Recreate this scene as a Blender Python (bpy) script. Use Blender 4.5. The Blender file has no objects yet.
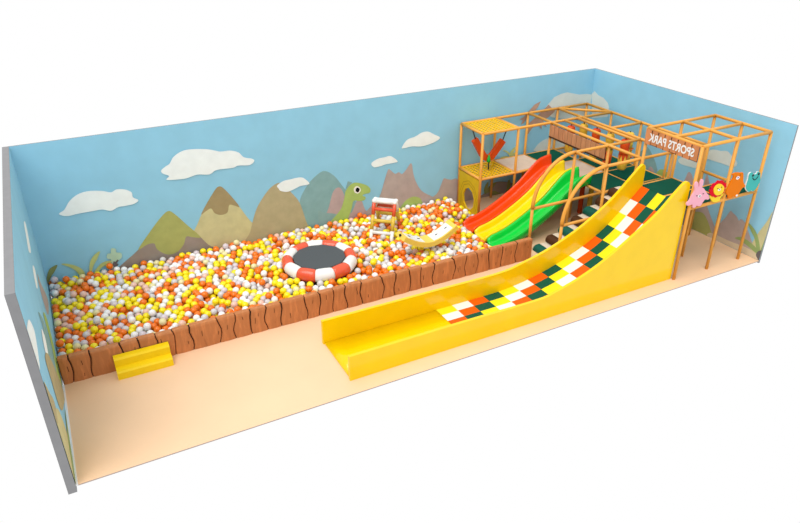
import bpy, bmesh, math, random
import numpy as np
from math import sin, cos, pi, radians, hypot, atan2, sqrt
from mathutils import Vector, Matrix

random.seed(7)
SC = bpy.context.scene
COL = SC.collection
W, D, H = 13.69, 5.74, 3.0          # room: width (x), depth (-y), height (z)

# ------------------------------------------------------------------ materials
KA = .84                             # overall reflectance
def lin(c):
    return tuple(KA*((v/255)/12.92 if v/255 <= 0.04045 else ((v/255+0.055)/1.055)**2.4) for v in c)
MATS = {}
def mat(name, rgb, rough=0.5, var=0.05, scale=6.0, spec=0.3, coat=0.0, bump=0.0, trans=0.0, gain=1.0):
    if name in MATS: return MATS[name]
    m = bpy.data.materials.new(name); m.use_nodes = True
    nt = m.node_tree; n = nt.nodes; l = nt.links
    b = n['Principled BSDF']
    b.inputs['Roughness'].default_value = rough
    b.inputs['Specular IOR Level'].default_value = spec
    b.inputs['Coat Weight'].default_value = coat
    b.inputs['Transmission Weight'].default_value = trans
    tc = n.new('ShaderNodeTexCoord')
    nz = n.new('ShaderNodeTexNoise'); nz.inputs['Scale'].default_value = scale; nz.inputs['Detail'].default_value = 4
    l.new(tc.outputs['Object'], nz.inputs['Vector'])
    rp = n.new('ShaderNodeValToRGB')
    c = tuple(v*gain for v in lin(rgb))
    rp.color_ramp.elements[0].position = 0.3; rp.color_ramp.elements[1].position = 0.7
    rp.color_ramp.elements[0].color = tuple(v*(1-var) for v in c)+(1,)
    rp.color_ramp.elements[1].color = tuple(min(1, v*(1+var)) for v in c)+(1,)
    l.new(nz.outputs['Fac'], rp.inputs['Fac']); l.new(rp.outputs['Color'], b.inputs['Base Color'])
    if bump:
        bp = n.new('ShaderNodeBump'); bp.inputs['Strength'].default_value = bump; bp.inputs['Distance'].default_value = 0.01
        l.new(nz.outputs['Fac'], bp.inputs['Height']); l.new(bp.outputs['Normal'], b.inputs['Normal'])
    MATS[name] = m
    return m

def wood(name, rgb, dark, stretch=(9, 9, 1.6), lo=0.33):
    m = bpy.data.materials.new(name); m.use_nodes = True
    nt = m.node_tree; n = nt.nodes; l = nt.links; b = n['Principled BSDF']
    b.inputs['Roughness'].default_value = 0.6; b.inputs['Specular IOR Level'].default_value = 0.25
    tc = n.new('ShaderNodeTexCoord'); mp = n.new('ShaderNodeMapping'); mp.inputs['Scale'].default_value = stretch
    l.new(tc.outputs['Object'], mp.inputs['Vector'])
    nz = n.new('ShaderNodeTexNoise'); nz.inputs['Scale'].default_value = 1.6; nz.inputs['Detail'].default_value = 5; nz.inputs['Distortion'].default_value = 0.6
    l.new(mp.outputs['Vector'], nz.inputs['Vector'])
    rp = n.new('ShaderNodeValToRGB'); e = rp.color_ramp.elements
    c = lin(rgb); d = lin(dark)
    e[0].position = lo-0.09; e[0].color = d+(1,)
    e[1].position = lo; e[1].color = tuple(v*0.9 for v in c)+(1,)
    k = e.new(0.52); k.color = c+(1,)
    k = e.new(0.72); k.color = tuple(min(1, v*1.28) for v in c)+(1,)
    l.new(nz.outputs['Fac'], rp.inputs['Fac']); l.new(rp.outputs['Color'], b.inputs['Base Color'])
    MATS[name] = m
    return m

mat('tube', (240, 170, 72), 0.35, 0.05)
mat('deck_green', (8, 84, 64), 0.7, 0.08, spec=.08)
mat('deck_beige', (232, 206, 182), 0.7, 0.04, spec=.2)
mat('net_yellow', (250, 198, 14), 0.5, 0.05)
mat('panel_yellow', (226, 186, 14), 0.5, 0.06)
mat('panel_line', (165, 135, 20), 0.6, 0.05)
mat('slide_red', (246, 74, 8), 0.22, 0.04, spec=.5)
mat('slide_yellow', (255, 222, 4), 0.22, 0.04, spec=.5)
mat('slide_green', (10, 212, 66), 0.22, 0.04, spec=.5)
mat('chute_yellow', (255, 212, 6), 0.16, 0.03, scale=3, spec=.4)
mat('tile_yellow', (255, 232, 32), 0.4, 0.02, spec=.12)
mat('tile_white', (246, 243, 238), 0.4, 0.02, spec=.12)
mat('tile_orange', (244, 98, 14), 0.4, 0.03, spec=.12)
mat('tile_green', (14, 88, 66), 0.4, 0.05, spec=.12)
mat('step_brown', (82, 44, 10), 0.6, 0.08)
mat('step_green', (8, 92, 76), 0.6, 0.08)
mat('step_beige', (238, 218, 194), 0.7, 0.04)
mat('bag_red', (236, 84, 20), 0.5, 0.06)
mat('bag_yellow', (234, 192, 60), 0.5, 0.06)
mat('spike_orange', (244, 104, 20), 0.5, 0.05)
mat('sling_red', (232, 84, 22), 0.45, 0.05)
mat('rope_black', (40, 48, 52), 0.7, 0.1)
mat('clip_green', (20, 190, 70), 0.4, 0.05)
mat('black_foam', (20, 18, 18), 0.8, 0.1)
mat('ring_red', (240, 92, 56), 0.2, 0.04, spec=.5)
mat('ring_white', (248, 246, 240), 0.3, 0.02, spec=.5)
mat('jump_mat', (84, 88, 90), 0.8, 0.12, scale=60)
mat('ladder_yellow', (232, 196, 72), 0.35, 0.04)
mat('rocker_yellow', (252, 216, 96), 0.35, 0.04)
mat('ink', (30, 30, 32), 0.6, 0.05)
mat('step_block', (246, 208, 12), 0.45, 0.04, gain=1.1)
mat('rabbit_pink', (250, 178, 196), 0.5, 0.03)
mat('lion_red', (226, 8, 38), 0.6, 0.03, spec=.1)
mat('lion_yellow', (255, 222, 30), 0.5, 0.03)
mat('bear_orange', (240, 126, 0), 0.6, 0.03, spec=.1)
mat('frog_teal', (60, 186, 178), 0.5, 0.03)
mat('white_paint', (250, 250, 248), 0.5, 0.02)
mat('purple_paint', (150, 130, 190), 0.5, 0.03)
mat('wall_core', (148, 148, 150), 0.8, 0.04, spec=.1)
mat('floor_sand', (250, 210, 170), 0.55, 0.025, scale=1.2, spec=.2)
mat('floor_edge', (190, 170, 160), 0.8, 0.03)
wood('wood', (198, 126, 76), (122, 66, 32), lo=.32)
wood('sign_wood', (212, 138, 88), (160, 94, 52), (5, 5, 1.2))
wood('plank_wood', (204, 142, 100), (160, 100, 64), (9, 9, 1.4))
mat('gap', (46, 22, 10), 0.9, 0.1)
mat('dark_trim', (70, 42, 22), 0.8, 0.1)
MU = dict(sky=(148, 205, 230), teal=(118, 162, 164), pink=(178, 152, 150), tanyel=(196, 188, 132), brown=(150, 130, 84),
          mauve=(138, 122, 112), olive=(160, 164, 82), tanbr=(172, 158, 114), bluegr=(122, 162, 160), dino=(160, 188, 88),
          white=(245, 242, 230), black=(24, 26, 30), pinkbr=(172, 154, 148), cloud=(238, 247, 246), cloud2=(206, 218, 214),
          ptero=(178, 138, 116), leaf=(186, 196, 112), leafdk=(124, 132, 66), pale=(172, 206, 176), dark=(84, 76, 76),
          sand=(206, 190, 158), leafgr=(132, 156, 84))
for k, c in MU.items():
    c = tuple(min(255, v*.86+f*.14+8) for v, f in zip(c, (190, 200, 200))) if k not in ('sky', 'black') else c
    mat('mural_'+k, c, 0.75, 0.035 if k in ('sky', 'cloud', 'cloud2') else 0.075, scale=5 if k != 'sky' else 2.2, spec=.08, gain=1.17)

# ------------------------------------------------------------------ mesh builder
def catmull(P, n=5, closed=True):
    out = []; N = len(P)
    rng = range(N) if closed else range(N-1)
    g = (lambda i: P[i % N]) if closed else (lambda i: P[max(0, min(N-1, i))])
    for i in rng:
        p0, p1, p2, p3 = g(i-1), g(i), g(i+1), g(i+2)
        for k in range(n):
            t = k/n
            out.append(tuple(0.5*((2*b)+(-a+c)*t+(2*a-5*b+4*c-d)*t*t+(-a+3*b-3*c+d)*t**3) for a, b, c, d in zip(p0, p1, p2, p3)))
    if not closed: out.append(tuple(P[-1]))
    return out

class MB:
    def __init__(s): s.v = []; s.f = []; s.m = []; s.sm = []
    def add(s, vs, fs, mi=0, smooth=False):
        o = len(s.v); s.v += [tuple(p) for p in vs]
        for f in fs:
            s.f.append([i+o for i in f]); s.m.append(mi); s.sm.append(smooth)
        return s
    def box(s, x0, x1, y0, y1, z0, z1, mi=0, bev=0.0):
        if bev:
            b = bmesh.new(); bmesh.ops.create_cube(b, size=1)
            for v in b.verts: v.co = Vector(((x0+x1)/2+v.co.x*(x1-x0), (y0+y1)/2+v.co.y*(y1-y0), (z0+z1)/2+v.co.z*(z1-z0)))
            bmesh.ops.bevel(b, geom=b.edges[:], offset=bev, segments=2, profile=0.6, affect='EDGES')
            b.verts.index_update()
            s.add([v.co[:] for v in b.verts], [[v.index for v in f.verts] for f in b.faces], mi, False); b.free(); return s
        vs = [(x, y, z) for x in (x0, x1) for y in (y0, y1) for z in (z0, z1)]
        return s.add(vs, [(0, 1, 3, 2), (4, 6, 7, 5), (0, 4, 5, 1), (2, 3, 7, 6), (0, 2, 6, 4), (1, 5, 7, 3)], mi)
    def tube(s, P, r, n=10, mi=0, caps=True, smooth=True):
        P = [Vector(p) for p in P]; R = r if isinstance(r, (list, tuple)) else [r]*len(P)
        ring = []; prev = None
        for i, p in enumerate(P):
            t = (P[min(i+1, len(P)-1)]-P[max(i-1, 0)]).normalized()
            if prev is None:
                a = Vector((0, 0, 1)) if abs(t.z) < .9 else Vector((1, 0, 0))
                u = t.cross(a).normalized()
            else: u = (prev-t*prev.dot(t)).normalized()
            prev = u; w = t.cross(u)
            ring.append([p+(u*cos(2*pi*k/n)+w*sin(2*pi*k/n))*R[i] for k in range(n)])
        vs = [q for rr in ring for q in rr]
        fs = [(i*n+k, i*n+(k+1) % n, (i+1)*n+(k+1) % n, (i+1)*n+k) for i in range(len(P)-1) for k in range(n)]
        s.add(vs, fs, mi, smooth)
        if caps:
            o = len(s.v)-len(vs)
            s.f.append([o+k for k in range(n)][::-1]); s.m.append(mi); s.sm.append(False)
            s.f.append([o+(len(P)-1)*n+k for k in range(n)]); s.m.append(mi); s.sm.append(False)
        return s
    def prism(s, poly, a, b, axis, mi=0, mi_side=None):
        """poly: 2D points; extruded between a and b along axis ('x': poly=(y,z), 'y': poly=(x,z), 'z': poly=(x,y))"""
        f = {'x': lambda p, t: (t, p[0], p[1]), 'y': lambda p, t: (p[0], t, p[1]), 'z': lambda p, t: (p[0], p[1], t)}[axis]
        N = len(poly); vs = [f(p, a) for p in poly]+[f(p, b) for p in poly]
        s.add(vs, [list(range(N))[::-1], [N+i for i in range(N)]], mi)
        o = len(s.v)-2*N; ms = mi if mi_side is None else mi_side
        for i in range(N):
            j = (i+1) % N
            s.f.append([o+i, o+j, o+N+j, o+N+i]); s.m.append(ms); s.sm.append(False)
        return s
    def flat(s, poly, t, axis, mi=0):
        f = {'x': lambda p: (t, p[0], p[1]), 'y': lambda p: (p[0], t, p[1])}[axis]
        return s.add([f(p) for p in poly], [list(range(len(poly)))], mi)
    def lathe(s, prof, c, n=16, mi=0, smooth=True):
        """prof: (r, z) bottom to top, about the vertical through c"""
        vs = [(c[0]+r*cos(2*pi*k/n), c[1]+r*sin(2*pi*k/n), c[2]+z) for r, z in prof for k in range(n)]
        fs = [(i*n+k, i*n+(k+1) % n, (i+1)*n+(k+1) % n, (i+1)*n+k) for i in range(len(prof)-1) for k in range(n)]
        s.add(vs, fs, mi, smooth); o = len(s.v)-len(vs)
        s.f.append([o+k for k in range(n)][::-1]); s.m.append(mi); s.sm.append(smooth)
        s.f.append([o+(len(prof)-1)*n+k for k in range(n)]); s.m.append(mi); s.sm.append(smooth)
        return s
    def ball(s, c, r, mi=0, n=10, sq=(1, 1, 1)):
        prof = [(max(1e-4, sin(pi*i/n)), -cos(pi*i/n)) for i in range(n+1)]
        k0 = len(s.v); s.lathe(prof, (0, 0, 0), 12, mi)
        for i in range(k0, len(s.v)):
            p = s.v[i]; s.v[i] = (c[0]+p[0]*r*sq[0], c[1]+p[1]*r*sq[1], c[2]+p[2]*r*sq[2])
        return s
    def build(s, name, mats, parent=None, recalc=True, base=None):
        me = bpy.data.meshes.new(name)
        mats = [mats] if isinstance(mats, str) else mats
        V = s.v
        o = bpy.data.objects.new(name, me)
        off = Vector((0, 0, 0))
        if parent is not None: off = world_loc(parent)
        elif base is not None: off = Vector(base); o.location = off
        V = [(p[0]-off.x, p[1]-off.y, p[2]-off.z) for p in V]
        me.from_pydata(V, [], s.f)
        for m in mats: me.materials.append(MATS[m])
        me.polygons.foreach_set('material_index', s.m)
        me.polygons.foreach_set('use_smooth', s.sm)
        if recalc:
            b = bmesh.new(); b.from_mesh(me); bmesh.ops.recalc_face_normals(b, faces=b.faces[:]); b.to_mesh(me); b.free()
        me.update()
        COL.objects.link(o)
        if parent is not None: o.parent = parent
        return o

def world_loc(o):
    v = Vector(o.location)
    while o.parent is not None: o = o.parent; v += o.location
    return v
def tag(o, label, cat, group=None, kind=None):
    o['label'] = label; o['category'] = cat
    if group: o['group'] = group
    if kind: o['kind'] = kind
    return o
def thing(name, label, cat, loc, group=None):
    o = bpy.data.objects.new(name, None); o.location = loc; o.empty_display_size = .1
    COL.objects.link(o); return tag(o, label, cat, group)
def struct(o):
    o['kind'] = 'structure'; return o
# mural outlines, wall coordinates in metres
BACK=[
 ('teal', 1, [(5.97, 1.5), (5.74, 1.4), (5.56, 1.24), (5.38, 0.98), (5.32, 0.71), (5.26, 0.01), (7.02, 0.01), (6.76, 0.54), (6.44, 1.0), (6.21, 1.34)]) ,
 ('pink', 1, [(6.28, 1.04), (6.15, 0.93), (5.99, 0.49), (5.66, 0.01), (6.58, 0.01), (6.47, 0.68), (6.38, 0.97)]) ,
 ('pink', 1, [(6.78, 0.66), (6.62, 0.36), (6.37, 0.01), (7.52, 0.01), (7.03, 0.26), (6.88, 0.59)]) ,
 ('tanyel', 1, [(3.59, 1.56), (3.41, 1.39), (3.16, 1.03), (2.97, 0.71), (2.47, 0.01), (4.86, 0.01), (4.27, 0.52), (3.96, 1.05), (3.73, 1.44)]) ,
 ('brown', 1, [(3.59, 1.57), (3.43, 1.42), (3.15, 1.03), (3.27, 1.08), (3.37, 1.11), (3.43, 0.99), (3.56, 0.92), (3.7, 0.95), (3.76, 1.11), (3.86, 1.08), (3.97, 1.04), (3.73, 1.45)]) ,
 ('mauve', 1, [(2.5, 1.22), (2.33, 1.09), (2.06, 0.82), (1.8, 0.52), (1.32, 0.01), (3.65, 0.01), (3.26, 0.23), (3.05, 0.52), (2.82, 0.84), (2.63, 1.12)]) ,
 ('olive', 1, [(2.5, 1.23), (2.33, 1.12), (2.06, 0.84), (1.78, 0.51), (1.97, 0.58), (2.11, 0.57), (2.15, 0.42), (2.33, 0.26), (2.53, 0.27), (2.69, 0.41), (2.77, 0.58), (2.9, 0.54), (3.06, 0.51), (2.82, 0.85), (2.62, 1.13)]) ,
 ('tanbr', 1, [(4.86, 1.41), (4.67, 1.31), (4.46, 1.08), (4.31, 0.84), (4.15, 0.4), (4.04, 0.01), (5.66, 0.01), (5.49, 0.27), (5.35, 0.82), (5.18, 1.11), (4.97, 1.37)]) ,
 ('bluegr', 1, [(5.77, 0.56), (5.92, 0.48), (6.13, 0.42), (6.29, 0.33), (6.49, 0.13), (6.45, 0.01), (5.78, 0.01), (5.77, 0.29)]) ,
 ('dino', 1, [(6.48, 0.93), (6.63, 1.07), (6.79, 1.07), (7.02, 0.96), (7.11, 0.85), (7.09, 0.76), (6.95, 0.75), (6.9, 0.72), (6.98, 0.67), (6.95, 0.6), (6.82, 0.6), (6.67, 0.63), (6.61, 0.45), (6.51, 0.21), (6.41, 0.01), (5.86, 0.01), (6.21, 0.36), (6.34, 0.5), (6.43, 0.73)]) ,
 ('bluegr', 0, [(6.54, 1.15), (6.65, 1.1), (6.5, 0.98), (6.47, 0.95)]) ,
 ('white', 1, [(6.86, 0.88), (6.85, 0.84), (6.82, 0.81), (6.78, 0.8), (6.75, 0.81), (6.71, 0.83), (6.69, 0.87), (6.68, 0.91), (6.69, 0.95), (6.72, 0.98), (6.75, 0.99), (6.79, 0.98), (6.82, 0.96), (6.85, 0.92)]) ,
 ('black', 1, [(6.83, 0.88), (6.82, 0.86), (6.81, 0.84), (6.79, 0.83), (6.77, 0.83), (6.75, 0.85), (6.73, 0.87), (6.73, 0.9), (6.74, 0.93), (6.75, 0.94), (6.77, 0.95), (6.79, 0.95), (6.81, 0.93), (6.83, 0.91)]) ,
 ('pinkbr', 1, [(7.59, 1.26), (7.5, 1.04), (7.35, 0.61), (7.02, 0.01), (10.36, 0.01), (8.94, 0.3), (8.8, 0.34), (8.51, 0.54), (8.35, 0.8), (8.27, 1.03), (8.21, 1.31), (8.07, 1.17), (7.96, 1.08), (7.87, 1.14), (7.77, 1.12), (7.65, 1.23)]) ,
 ('pinkbr', 1, [(9.14, 0.75), (9.07, 0.61), (8.94, 0.37), (8.49, 0.01), (11.35, 0.01), (10.5, 0.01), (10.07, 0.17), (9.7, 0.51), (9.52, 0.68), (9.38, 0.68), (9.26, 0.71)]) ,
 ('dino', 1, [(7.94, 0.24), (8.08, 0.38), (8.28, 0.43), (8.47, 0.35), (8.56, 0.2), (8.82, 0.01), (7.78, 0.01)]) ,
 ('cloud', 1, [(7.15, 1.49), (7.32, 1.57), (7.49, 1.58), (7.62, 1.59), (7.72, 1.54), (7.84, 1.42), (7.74, 1.4), (7.53, 1.4), (7.4, 1.38), (7.22, 1.38)]) ,
 ('cloud', 1, [(7.95, 1.74), (8.09, 1.91), (8.31, 1.96), (8.49, 2.03), (8.66, 2.03), (8.82, 1.94), (8.99, 1.84), (8.94, 1.78), (8.76, 1.72), (8.49, 1.69), (8.22, 1.73), (8.03, 1.72)]) ,
 ('cloud', 1, [(0.51, 1.58), (0.62, 1.65), (0.74, 1.8), (0.91, 1.91), (1.11, 1.94), (1.34, 1.9), (1.5, 1.84), (1.61, 1.88), (1.76, 1.85), (1.87, 1.77), (1.88, 1.66), (1.97, 1.58), (1.87, 1.52), (1.72, 1.51), (1.57, 1.51), (1.43, 1.46), (1.27, 1.52), (1.07, 1.52), (0.83, 1.52), (0.64, 1.51)]) ,
 ('cloud', 1, [(2.5, 2.12), (2.6, 2.19), (2.68, 2.23), (2.78, 2.36), (2.96, 2.45), (3.15, 2.46), (3.42, 2.42), (3.61, 2.36), (3.72, 2.32), (3.92, 2.31), (4.09, 2.24), (4.19, 2.12), (4.36, 2.06), (4.4, 2.0), (4.29, 1.93), (4.05, 1.96), (3.93, 1.93), (3.59, 1.94), (3.43, 1.87), (3.19, 1.91), (2.96, 1.87), (2.74, 1.88), (2.57, 1.91), (2.63, 1.98), (2.52, 2.05)]) ,
 ('cloud', 1, [(4.85, 1.36), (5.0, 1.44), (5.17, 1.45), (5.28, 1.46), (5.42, 1.45), (5.51, 1.39), (5.6, 1.27), (5.5, 1.25), (5.38, 1.25), (5.22, 1.2), (5.07, 1.17), (4.92, 1.22), (4.88, 1.28)]) ,
 ('cloud2', 0, [(12.14, 2.15), (12.26, 2.27), (12.4, 2.4), (12.61, 2.46), (12.82, 2.48), (13.05, 2.42), (13.25, 2.37), (13.5, 2.36), (13.67, 2.32), (13.69, 2.39), (13.69, 2.02), (13.69, 1.64), (13.45, 1.66), (12.82, 1.77), (12.42, 1.87), (12.2, 1.98)]) ,
 ('cloud2', 1, [(11.91, 1.04), (11.95, 1.12), (12.07, 1.23), (12.33, 1.31), (12.73, 1.22), (13.01, 1.02), (13.04, 0.83), (12.22, 0.94)]) ,
 ('ptero', 0, [(11.34, 1.96), (11.46, 2.0), (11.6, 2.12), (11.79, 2.29), (11.98, 2.35), (11.9, 2.21), (11.76, 2.08), (11.62, 2.02), (11.5, 1.86), (11.4, 1.81), (11.46, 1.93)]) ,
 ('ptero', 0, [(11.6, 1.46), (11.63, 1.8), (11.88, 1.96), (12.12, 2.13), (12.24, 2.23), (12.36, 2.13), (12.54, 2.11), (12.43, 1.99), (12.26, 1.88), (12.11, 1.82), (12.27, 1.63), (12.09, 1.74), (12.1, 1.6), (11.93, 1.77), (11.76, 1.65), (11.67, 1.54)]) ,
 ('leaf', 1, [(11.13, 1.0), (11.05, 1.11), (10.89, 1.21), (10.99, 1.19), (11.11, 1.11), (11.17, 1.01)]) ,
 ('leaf', 1, [(11.12, 1.0), (11.14, 1.14), (11.29, 1.25), (11.27, 1.14), (11.18, 1.05), (11.16, 0.99)]) ,
 ('leaf', 1, [(11.12, 0.99), (11.22, 1.08), (11.38, 1.1), (11.3, 1.04), (11.19, 0.97)]) ,
 ('leaf', 1, [(11.14, 0.98), (11.0, 1.04), (10.82, 1.03), (10.94, 0.98), (11.12, 0.96)]) ,
 ('leafdk', 1, [(0.0, 0.27), (0.08, 0.46), (0.19, 0.53), (0.25, 0.53), (0.19, 0.43), (0.08, 0.3), (0.0, 0.17), (0.0, 0.16)]) ,
 ('leaf', 1, [(0.32, 0.54), (0.43, 0.52), (0.58, 0.43), (0.66, 0.34), (0.7, 0.23), (0.69, 0.07), (0.61, 0.15), (0.55, 0.32), (0.46, 0.43)]) ,
 ('leaf', 1, [(0.77, 0.22), (0.83, 0.44), (0.93, 0.58), (1.06, 0.65), (0.99, 0.51), (0.89, 0.37), (0.81, 0.21), (0.72, 0.01)]) ,
 ('leaf', 1, [(0.82, 0.15), (0.98, 0.34), (1.11, 0.4), (1.26, 0.38), (1.14, 0.32), (1.02, 0.28), (0.89, 0.13)]) ,
 ('pale', 1, [(1.16, 0.49), (1.19, 0.56), (1.25, 0.56), (1.27, 0.65), (1.32, 0.66), (1.36, 0.62), (1.36, 0.55), (1.44, 0.52), (1.44, 0.43), (1.38, 0.37), (1.32, 0.37), (1.25, 0.13), (1.2, 0.14), (1.23, 0.4), (1.18, 0.44)]) ,
 ('dark', 0, [(1.2, 0.3), (1.25, 0.33), (1.27, 0.37), (1.3, 0.35), (1.35, 0.39), (1.37, 0.36), (1.32, 0.31), (1.35, 0.28), (1.31, 0.23), (1.31, 0.14), (1.26, 0.16), (1.26, 0.24)]) ,
 ('mauve', 1, [(10.26, 0.01), (10.41, 0.12), (10.68, 0.36), (11.05, 0.32), (11.36, 0.2), (11.7, 0.01), (12.48, 0.01)]) ,
 ('leafdk', 1, [(10.41, 0.12), (10.48, 0.24), (10.61, 0.34), (10.76, 0.36), (10.69, 0.26), (10.56, 0.12)]) ,
 ('leafdk', 1, [(10.53, 0.06), (10.7, 0.13), (10.9, 0.03), (11.06, 0.01), (10.86, 0.01), (10.68, 0.01)]) ,
 ('leafdk', 1, [(11.09, 0.01), (11.11, 0.15), (11.13, 0.34), (11.2, 0.33), (11.21, 0.1), (11.19, 0.01)]) ,
 ('leafdk', 1, [(10.37, 0.22), (10.43, 0.37), (10.5, 0.42), (10.49, 0.26), (10.43, 0.08)]) ,
 ('sand', 1, [(10.17, 0.01), (10.42, 0.01), (10.79, 0.01), (11.09, 0.01), (11.39, 0.01), (11.95, 0.01), (12.94, 0.01), (10.13, 0.01)]) ,
]
RIGHT=[
 ('cloud2', 0, [(-0.01, 2.33), (-0.09, 2.43), (-0.26, 2.35), (-0.45, 2.33), (-0.63, 2.24), (-0.7, 2.13), (-0.69, 1.89), (-0.13, 1.71)]) ,
 ('teal', 1, [(-2.19, 1.5), (-2.08, 1.41), (-1.78, 1.15), (-1.6, 0.65), (-1.75, 0.01), (-3.05, 0.11), (-2.63, 0.99), (-2.46, 1.26)]) ,
 ('pink', 1, [(-2.38, 1.06), (-2.32, 0.96), (-2.32, 0.72), (-2.65, 0.7), (-2.5, 0.99)]) ,
 ('pink', 1, [(-3.5, 1.29), (-3.45, 1.11), (-3.39, 0.88), (-3.39, 0.59), (-3.89, 0.69), (-3.64, 1.21)]) ,
 ('pink', 1, [(-3.99, 1.39), (-3.98, 1.17), (-4.0, 0.9), (-4.25, 0.91), (-4.08, 1.28)]) ,
 ('dino', 1, [(-2.59, 0.92), (-2.64, 1.04), (-2.73, 1.11), (-2.86, 1.1), (-2.98, 1.03), (-3.08, 0.81), (-2.64, 0.74)]) ,
 ('cloud2', 1, [(-3.81, 1.79), (-3.93, 1.95), (-4.05, 2.0), (-4.21, 2.02), (-4.37, 2.06), (-4.5, 1.99), (-4.66, 1.9), (-4.63, 1.79), (-4.45, 1.76), (-4.29, 1.76), (-4.11, 1.75), (-3.89, 1.75)]) ,
 ('cloud2', 1, [(-3.15, 1.49), (-3.26, 1.58), (-3.43, 1.59), (-3.66, 1.58), (-3.72, 1.46), (-3.47, 1.42), (-3.23, 1.41)]) ,
 ('pinkbr', 1, [(-4.01, 0.87), (-3.87, 0.75), (-3.59, 0.64), (-3.24, 0.19), (-3.32, 0.01), (-4.11, 0.01), (-4.96, 0.06), (-4.56, 0.26), (-4.4, 0.42), (-4.24, 0.62), (-4.11, 0.8)]) ,
 ('pinkbr', 1, [(-4.8, 0.81), (-4.76, 0.74), (-4.71, 0.61), (-4.63, 0.46), (-4.54, 0.26), (-4.46, 0.01), (-5.54, 0.09), (-5.64, 0.24), (-5.54, 0.28), (-5.46, 0.35), (-5.23, 0.65), (-5.13, 0.72), (-5.07, 0.72), (-5.05, 0.67), (-4.97, 0.74), (-4.87, 0.78)]) ,
 ('tanyel', 1, [(-5.74, 1.17), (-5.67, 0.91), (-5.55, 0.57), (-5.48, 0.29), (-5.54, 0.09), (-5.74, 0.09), (-5.74, 0.86)]) ,
 ('olive', 1, [(-3.73, 0.01), (-3.75, 0.08), (-3.78, 0.21), (-3.87, 0.4), (-4.02, 0.48), (-4.15, 0.48), (-4.29, 0.36), (-4.41, 0.2), (-4.53, 0.01), (-4.25, 0.01)]) ,
 ('sand', 1, [(-4.42, 0.11), (-4.58, 0.13), (-4.94, 0.13), (-5.37, 0.16), (-5.6, 0.13), (-5.73, 0.06), (-5.74, 0.01), (-5.28, 0.01), (-4.8, 0.01), (-4.38, 0.01)]) ,
 ('leafgr', 1, [(-5.06, 0.25), (-5.17, 0.33), (-5.36, 0.33), (-5.56, 0.27), (-5.69, 0.19), (-5.63, 0.14), (-5.39, 0.21), (-5.19, 0.25)]) ,
 ('leafgr', 1, [(-5.26, 0.71), (-5.41, 0.66), (-5.57, 0.51), (-5.7, 0.24), (-5.64, 0.18), (-5.52, 0.42), (-5.38, 0.57)]) ,
 ('leafgr', 1, [(-5.74, 0.59), (-5.73, 0.44), (-5.71, 0.21), (-5.74, 0.18), (-5.74, 0.4)]) ,
 ('dark', 1, [(-5.64, 0.1), (-5.66, 0.19), (-5.73, 0.25), (-5.74, 0.21), (-5.74, 0.01), (-5.7, 0.03)]) ,
]
LEFT=[
 ('cloud', 1, [(-1.61, 2.16), (-1.29, 2.0), (-1.86, 1.76), (-2.3, 1.95), (-2.01, 2.05)]) ,
 ('cloud', 1, [(-2.47, 1.74), (-2.13, 1.55), (-2.57, 1.44), (-2.87, 1.59)]) ,
 ('pinkbr', 1, [(-1.89, 1.33), (-1.81, 1.13), (-1.25, 0.47), (-2.12, 0.64), (-2.32, 0.91), (-2.24, 1.27)]) ,
 ('cloud', 1, [(-5.69, 2.49), (-5.25, 2.35), (-5.04, 2.12), (-5.11, 1.99), (-5.7, 1.89), (-5.74, 2.15), (-5.74, 2.43)]) ,
 ('teal', 1, [(-3.78, 1.63), (-3.35, 1.23), (-3.32, 0.81), (-3.66, 0.43), (-4.18, 0.31), (-4.71, 1.15), (-3.82, 1.31)]) ,
 ('dino', 1, [(-3.06, 1.18), (-2.66, 0.86), (-2.94, 0.37), (-3.62, 0.07), (-4.02, 0.4), (-3.28, 0.67)]) ,
 ('cloud', 1, [(-4.08, 1.51), (-3.9, 1.26), (-4.26, 1.14), (-4.48, 1.39)]) ,
 ('tanbr', 1, [(-4.73, 1.44), (-4.12, 1.07), (-3.55, 0.01), (-4.34, 0.27), (-4.82, 0.64), (-4.82, 1.12)]) ,
 ('tanyel', 1, [(-5.74, 1.26), (-5.07, 0.79), (-4.91, 0.23), (-5.21, 0.01), (-5.74, 0.01), (-5.74, 0.23), (-5.74, 0.7), (-5.74, 1.17)]) ,
 ('tanbr', 1, [(-5.74, 1.74), (-5.47, 1.36), (-5.28, 1.07), (-5.61, 0.97), (-5.74, 1.24), (-5.74, 1.5)]) ,
 ('leafgr', 1, [(-4.22, 0.14), (-4.49, 0.09), (-5.36, 0.01), (-5.74, 0.04), (-5.74, 0.1), (-5.08, 0.22)]) ,
]
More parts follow.
